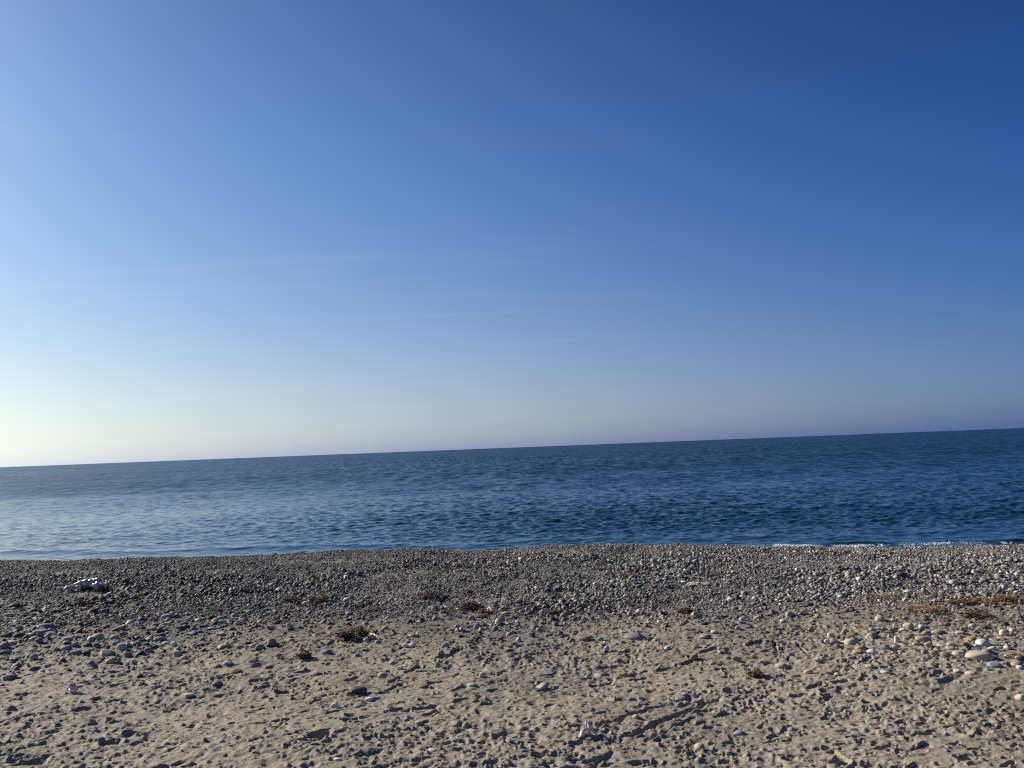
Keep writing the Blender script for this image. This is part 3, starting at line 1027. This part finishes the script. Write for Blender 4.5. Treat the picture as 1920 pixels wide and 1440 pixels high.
def weed(px, py, wp, hp, mat, text, n=160, seed=0, leafy=0.35, thin=1.0):
    """tangle of dried strands and curled blades sitting on the ground"""
    r_ = random.Random(seed)
    p = at(px, py + hp * 0.35)
    for _ in range(3):
        p = at(px, py + hp * 0.35, gz(p.x, p.y))
    ppm = F / (p - Vector((0, 0, CAM_H))).length
    W, Hh = wp / ppm * 1.1, hp / ppm * 0.72
    D = min(W * 0.6, 0.40)
    parts = []
    n = int(n * 1.5)
    for i in range(n):
        a = r_.uniform(0, 6.28)
        q = math.sqrt(r_.random()) * 0.85
        x, y = q * math.cos(a) * W / 2, q * math.sin(a) * D / 2
        lump = 0.35 + 0.65 * (0.5 + 0.5 * math.sin(x / W * 9 + seed)) * (1 - q * q)
        z = 0.01 + r_.random() * Hh * 0.95 * lump
        th, ph = r_.uniform(0, 6.28), r_.gauss(0, 0.32)
        L_ = r_.uniform(0.35, 1.0) * min(0.16, 0.45 * W)
        m = 7
        pts = []
        for k in range(m):
            zz_ = max(z, 0.004 + gz_off(p.x + x, p.y + y, p.z))
            pts.append((x, y, zz_))
            x += math.cos(th) * math.cos(ph) * L_ / m
            y += math.sin(th) * math.cos(ph) * L_ / m
            z = min(z + math.sin(ph) * L_ / m, Hh * 1.05)
            th += r_.gauss(0, 0.45)
            ph += r_.gauss(0, 0.35) - 0.05
        rr = r_.uniform(0.0022, 0.0048) * thin
        if r_.random() < leafy:
            rr *= 2.6
        rad = rr * np.linspace(1, 0.35, m)
        v, f = tube(pts, rad, 4)
        parts.append((v, f))
    V, Fq = join(parts)
    me = mesh_np('dried_seaweed', V, Fq)
    o = link('dried_seaweed', me, WEED[mat])
    o.location = p
    label(o, text, 'seaweed', 'dried weed along the drift line')
    return o


def gz_off(x, y, z): return gz(x, y) - z


def stick(p0, p1, r0, mat, text, name='driftwood_stick', lift=0.02, seed=0, fork=False, cat='driftwood'):
    r_ = random.Random(seed)
    a, b2 = at(*p0), at(*p1)
    for _ in range(2):
        a = at(*p0, gz(a.x, a.y))
        b2 = at(*p1, gz(b2.x, b2.y))
    n = 12
    pts = []
    for k in range(n):
        t = k / (n - 1)
        q = a.lerp(b2, t)
        pts.append((q.x - a.x, q.y - a.y + r_.gauss(0, r0 * 0.5), q.z - a.z + r0 * 0.8 + lift * math.sin(t * 2.6) + r_.gauss(0, r0 * 0.3)))
    rad = r0 * np.linspace(1.1, 0.5, n) * (1 + 0.15 * np.sin(np.arange(n) * 2.1))
    parts = [tube(pts, rad, 8)]
    if fork:
        s = pts[6]
        parts.append(tube([(s[0] + 0.012 * k, s[1] + 0.004 * k, s[2] + 0.014 * k) for k in range(6)], r0 * np.linspace(0.6, 0.25, 6), 6))
    V, Fq = join(parts)
    me = mesh_np(name, V, Fq)
    o = link(name, me, mat)
    o.location = a
    label(o, text, cat)
    return o


def sheet(px, py, wp, hp, mat, name, text, cat, seed, nu=64, nv=44, crump=1.0, depth=None, double=False):
    """crumpled film: folded grid with real thickness"""
    p = at(px, py + hp * 0.4)
    for _ in range(3):
        p = at(px, py + hp * 0.4, gz(p.x, p.y))
    ppm = F / (p - Vector((0, 0, CAM_H))).length
    W, Hh = wp / ppm, hp / ppm
    D = depth or W * 0.6
    u, v = np.meshgrid(np.linspace(-1, 1, nu), np.linspace(-1, 1, nv), indexing='ij')
    rr = 1 + 0.22 * np.sin(3 * np.arctan2(v, u) + seed) + 0.12 * np.sin(7 * np.arctan2(v, u))
    x = u * W / 2 * rr + 0.10 * W * vnoise(u, v, 0.35, seed)
    y = v * D / 2 * rr + 0.16 * D * vnoise(u, v, 0.4, seed + 1)
    fold = 1 - np.abs(vnoise(u + 0.8 * v, v * 0.5 - 0.3 * u, 0.45, seed + 2)) * 2.4
    fold2 = 1 - np.abs(vnoise(u + 0.4 * v, v - 0.6 * u, 0.22, seed + 3)) * 2.4
    env = np.clip(1.1 - (u * u * 0.7 + v * v * 0.5), 0.08, 1)
    z = Hh * env * (0.62 + crump * (0.30 * fold + 0.12 * fold2))
    g = ground_z(p.x + x.ravel(), p.y + y.ravel()).reshape(x.shape) - p.z
    z = np.maximum(z, 0.0) + np.percentile(g, 85) + 0.012 - 0.02 * np.clip(u * u + v * v - 0.9, 0, 1)
    V = np.stack([x, y, z], -1).reshape(-1, 3)
    idx = np.arange(nu * nv).reshape(nu, nv)
    Fq = np.stack([idx[:-1, :-1], idx[1:, :-1], idx[1:, 1:], idx[:-1, 1:]], -1).reshape(-1, 4)
    me = mesh_np(name, V, Fq)
    o = link(name, me, mat)
    o.location = p
    s = o.modifiers.new('thickness', 'SOLIDIFY')
    s.thickness = 0.0015
    label(o, text, cat)
    return o


bleached = plain_material('bleached_wood', (.62, .52, .36), 0.8, 60, 0.6)
greywood = plain_material('grey_wood', (.42, .37, .29), 0.85, 60, 0.55)
film = plain_material('white_film', (.44, .41, .33), 0.35, 25, 0.8, 0.5)
tissue = plain_material('tissue_paper', (.62, .58, .48), 0.9, 35, 0.8, 0.2)
clearf = plain_material('clear_film', (.66, .72, .74), 0.2, 40, 0.7, 0.6, 0.3)

sheet(168, 1099, 50, 18, film, 'plastic_sheet', 'crumpled translucent white plastic sheet beside brown weed at far left of the shingle', 'plastic sheet', 3, crump=0.55)
sheet(1104, 1372, 26, 18, tissue, 'paper_tissue', 'crumpled white paper tissue half trodden into the near sand', 'tissue', 8, crump=1.2)
sheet(136, 1292, 15, 13, clearf, 'plastic_scrap', 'small scrunched clear plastic scrap alone on the sand at left', 'litter', 14, 30, 24, crump=1.2)
sheet(1308, 1096, 40, 6, greywood, 'bark_strip', 'long flat grey strip of bark lying on the middle of the shingle', 'driftwood', 21, 40, 12, crump=0.6)
weed(192, 1105, 38, 14, 'brown_weed', 'brown weed tangle tucked against the white plastic sheet', 150, 1)
weed(153, 1131, 27, 13, 'brown_weed', 'low reddish brown weed clump below the white plastic sheet', 110, 2)
stick((138, 1124), (170, 1121), 0.012, bleached, 'pale thin twig lying left of the bleached wood chip', seed=1)
stick((178, 1118), (193, 1120), 0.012, bleached, 'short pale twig touching the bleached wood chip', seed=11)
stick((196, 1124), (210, 1115), 0.032, bleached, 'short thick bleached wood chip below the white plastic sheet', seed=2, lift=0.03)
weed(362, 1115, 28, 10, 'brown_weed', 'sparse flat brown weed patch on dark shingle, second clump from the left', 90, 3)
weed(546, 1124, 32, 13, 'brown_weed', 'wispy brown weed clump just left of the bushy tan one', 110, 4)
weed(596, 1121, 40, 22, 'tan_weed', 'bushy upright tan weed clump at the shingle edge', 230, 5)
weed(672, 1136, 24, 8, 'brown_weed', 'flat brown weed patch under the pale bark piece', 80, 6)
stick((676, 1135), (687, 1129), 0.03, greywood, 'pale blocky bark piece resting on a flat brown weed patch', 'bark_piece', seed=3, lift=0.03)
weed(700, 1144, 40, 5, 'brown_weed', 'thin low line of reddish weed fragments right of the pale bark piece', 70, 7)
weed(812, 1116, 56, 18, 'brown_weed', 'wide dark brown weed clump on the shingle with a pale twig sticking out', 190, 8)
stick((820, 1122), (830, 1127), 0.012, bleached, 'pale twig poking from the wide dark brown weed clump', seed=4, lift=0.04)
weed(884, 1135, 42, 19, 'brown_weed', 'bristly brown weed clump above the clump with the forked stalk', 210, 9)
weed(908, 1146, 26, 13, 'tan_weed', 'small tan weed clump with a pale forked stalk', 90, 10)
stick((915, 1142), (922, 1151), 0.012, bleached, 'pale forked stalk beside the small tan weed clump', seed=5, fork=True, lift=0.05)
weed(662, 1190, 56, 24, 'dark_weed', 'largest dark brown weed clump, alone on the sand with a straw coloured stick beside it', 260, 11, 0.6)
weed(668, 1180, 34, 14, 'tan_weed', 'thin tan weed fronds standing on top of the largest dark clump', 90, 12)
stick((694, 1192), (711, 1201), 0.016, bleached, 'straight straw coloured stick right of the largest dark weed clump', seed=6, lift=0.03)
weed(569, 1228, 24, 15, 'orange_weed', 'small curled rusty orange weed blade on the sand', 70, 13, 0.95, 1.5)
weed(1048, 1148, 52, 8, 'dark_weed', 'long flat blackish weed strip on the pebbly sand in the middle', 150, 14, 0.5)
weed(1285, 1145, 28, 14, 'brown_weed', 'rounded brown weed clump left of a cream stone', 150, 15)
weed(1125, 1067, 26, 8, 'brown_weed', 'small brown weed wisp high on the shingle, left of the twiggy one', 70, 16)
weed(1178, 1080, 34, 11, 'orange_weed', 'twiggy orange brown weed wisp high on the shingle', 90, 17)
weed(1290, 1066, 26, 4, 'brown_weed', 'thin rust coloured weed line nearest the water on the shingle', 60, 18)
weed(1656, 1121, 78, 6, 'tan_weed', 'long tan weed line running along the shingle edge at right', 170, 19)
weed(1735, 1142, 76, 6, 'tan_weed', 'long low weed line below the bent pale stick', 150, 20)
weed(1802, 1128, 50, 9, 'brown_weed', 'spiky brown weed between the bent pale stick and the thick heap', 120, 21)
stick((1768, 1127), (1786, 1134), 0.02, bleached, 'bent pale stick in the drift line at right', seed=7, lift=0.02)
stick((1786, 1134), (1796, 1121), 0.012, bleached, 'upright pale prong at the end of the bent stick', seed=8, lift=0.05)
stick((1799, 1134), (1801, 1119), 0.009, greywood, 'thin upright brown twig right of the bent pale stick', seed=9, lift=0.08)
weed(1862, 1128, 70, 12, 'tan_weed', 'long straw coloured weed heap at the right edge of the drift line', 210, 22)
weed(1893, 1123, 44, 20, 'brown_weed', 'thick dark brown top of the weed heap at the far right', 220, 23, 0.5)
weed(1832, 1153, 42, 10, 'brown_weed', 'low brown weed clump on bare sand below the right weed heap', 110, 24)
weed(1415, 1261, 27, 18, 'orange_weed', 'orange weed sprig on the trodden sand right of centre', 110, 25, 0.4)
weed(1905, 1231, 30, 6, 'orange_weed', 'thin orange weed scrap between the stones at the right edge', 60, 26)

# shore foam
foam, t_, b_ = new_mat('sea_foam')
fn = noise(t_, 30, 4, 0.6, objc(t_))
t_.links.new(ramp(t_, fn, [(0.3, (.62, .66, .68)), (0.6, (.86, .87, .86))]), b_.inputs['Base Color'])
b_.inputs['Roughness'].default_value = 0.6
fx_, fy_, fs_ = [], [], []
for (x0, x1, n, lo, hi, th) in [(-1.7, 0.15, 900, .2, .7, .018), (4.3, 6.0, 1700, .45, .95, .022), (5.8, 6.5, 250, .3, .8, .018), (6.5, 8.2, 1300, .45, .9, .026), (8.2, 9.6, 1000, .4, .9, .016), (9.6, 13.6, 1500, .4, .9, .015), (-5.1, -4.8, 60, .5, .8, .03),
                                (13.6, 17, 300, .1, .5, .012), (-14.0, -7.0, 300, -.05, .15, .012)]:
    xs = rng.uniform(x0, x1, n)
    g = vnoise(xs, xs * 0, 0.28, 101) + 0.6 * vnoise(xs, xs * 0, 0.09, 103)
    xs = xs[g > rng.uniform(-0.3, 0.5, n)]
    q = rng.beta(1.2, 2.2, len(xs))
    fx_.append(xs)
    fy_.append(Yw(xs) + lo + (hi - lo) * q + 0.16 * vnoise(xs, xs * 0, 0.5, 102) - 0.15)
    fs_.append(rng.uniform(0.4, 1.3, len(xs)) * th * 0.8 * (1.3 - q) * (0.6 + 0.5 * vnoise(xs, xs * 0, 0.8, 104)))
fx_, fy_, fs_ = map(np.concatenate, (fx_, fy_, fs_))
bv, bf = LOW
n = len(fx_)
V = bv[None] * fs_[:, None, None] * np.array([1.6, 1.2, 0.8]) * (1 + rng.normal(0, .15, (n, len(bv), 1)))
V = V + np.stack([fx_, fy_, SEA_Z + 0.03 + rng.uniform(0, 0.05, n)], -1)[:, None]
Fc = (bf[None] + (np.arange(n) * len(bv))[:, None, None]).reshape(-1, 3)
link('foam', mesh_np('foam', V.reshape(-1, 3), Fc), foam, kind='stuff')

# ------------------------------------------------------------------ one label for every stone
LM = [(165, 1099, 'white plastic sheet'), (136, 1292, 'clear plastic scrap'), (1104, 1372, 'crumpled white tissue'), (596, 1121, 'bushy tan weed'),
      (662, 1188, 'largest dark weed clump'), (569, 1230, 'rusty orange weed blade'), (1048, 1148, 'flat blackish weed strip'), (1285, 1145, 'rounded brown weed clump'),
      (1415, 1261, 'orange weed sprig'), (1884, 1125, 'far right weed heap'), (884, 1135, 'bristly brown weed clump'), (1308, 1096, 'grey bark strip'),
      (1656, 1121, 'long tan weed line'), (203, 1119, 'bleached wood chip'), (1178, 1080, 'twiggy orange weed wisp'), (362, 1115, 'sparse weed patch')]
BIG = {(1191.25, 1196.25): 'big grey kidney-shaped stone on the sand below the middle of the shingle',
       (1842.5, 1232.5): 'longest cream stone, a thick elongated one near the right edge',
       (672.5, 1295.75): 'long dark slate stone half sunk in the trodden sand left of centre',
       (1168.75, 1267.5): 'angular ochre rock with a shaded right face on the trodden sand',
       (810.0, 1412.0): 'smooth cream oval stone nearest the bottom edge, left of centre',
       (1301.25, 1233.75): 'tall upright brown stone casting a shadow on the sand'}
ORD = ['nearest', 'second nearest', 'third nearest', 'fourth nearest', 'fifth nearest', 'sixth nearest', 'seventh nearest', 'eighth nearest', 'ninth nearest', 'tenth nearest',
       'eleventh nearest', 'twelfth nearest', 'thirteenth nearest', 'fourteenth nearest']
buckets = {}
for (o, px, py, wp, hp, c) in stones:
    o['category'] = 'stone'
    o['group'] = 'stones lying on the sand and shingle'
    key = (px, py)
    if key in BIG:
        o['label'] = BIG[key]
        continue
    size = 'large' if wp >= 20 else 'medium' if wp >= 14 else 'small'
    ratio = wp / hp
    shape = 'flat' if ratio > 2.5 else 'oval' if ratio > 1.6 else 'rounded'
    lx, ly, ln = min(LM, key=lambda q: (q[0] - px) ** 2 + (3.0 * (q[1] - py)) ** 2)
    dx, dy = px - lx, py - ly
    dr = ('left of' if dx < 0 else 'right of') if abs(dx) > 2.0 * abs(dy) else ('above' if dy < 0 else 'below')
    buckets.setdefault((size, CN[c][0], shape, dr, ln), []).append((math.hypot(dx, dy), o))
for (size, cn, shape, dr, ln), lst in buckets.items():
    lst.sort(key=lambda q: q[0])
    for i, (_, o) in enumerate(lst):
        rk = '' if len(lst) == 1 else ', ' + ORD[min(i, len(ORD) - 1)]
        o['label'] = f'{size} {cn} {shape} stone{rk} {dr} the {ln}'
print('stones', len(stones), 'hand', hand, 'max bucket', max(len(v) for v in buckets.values()))
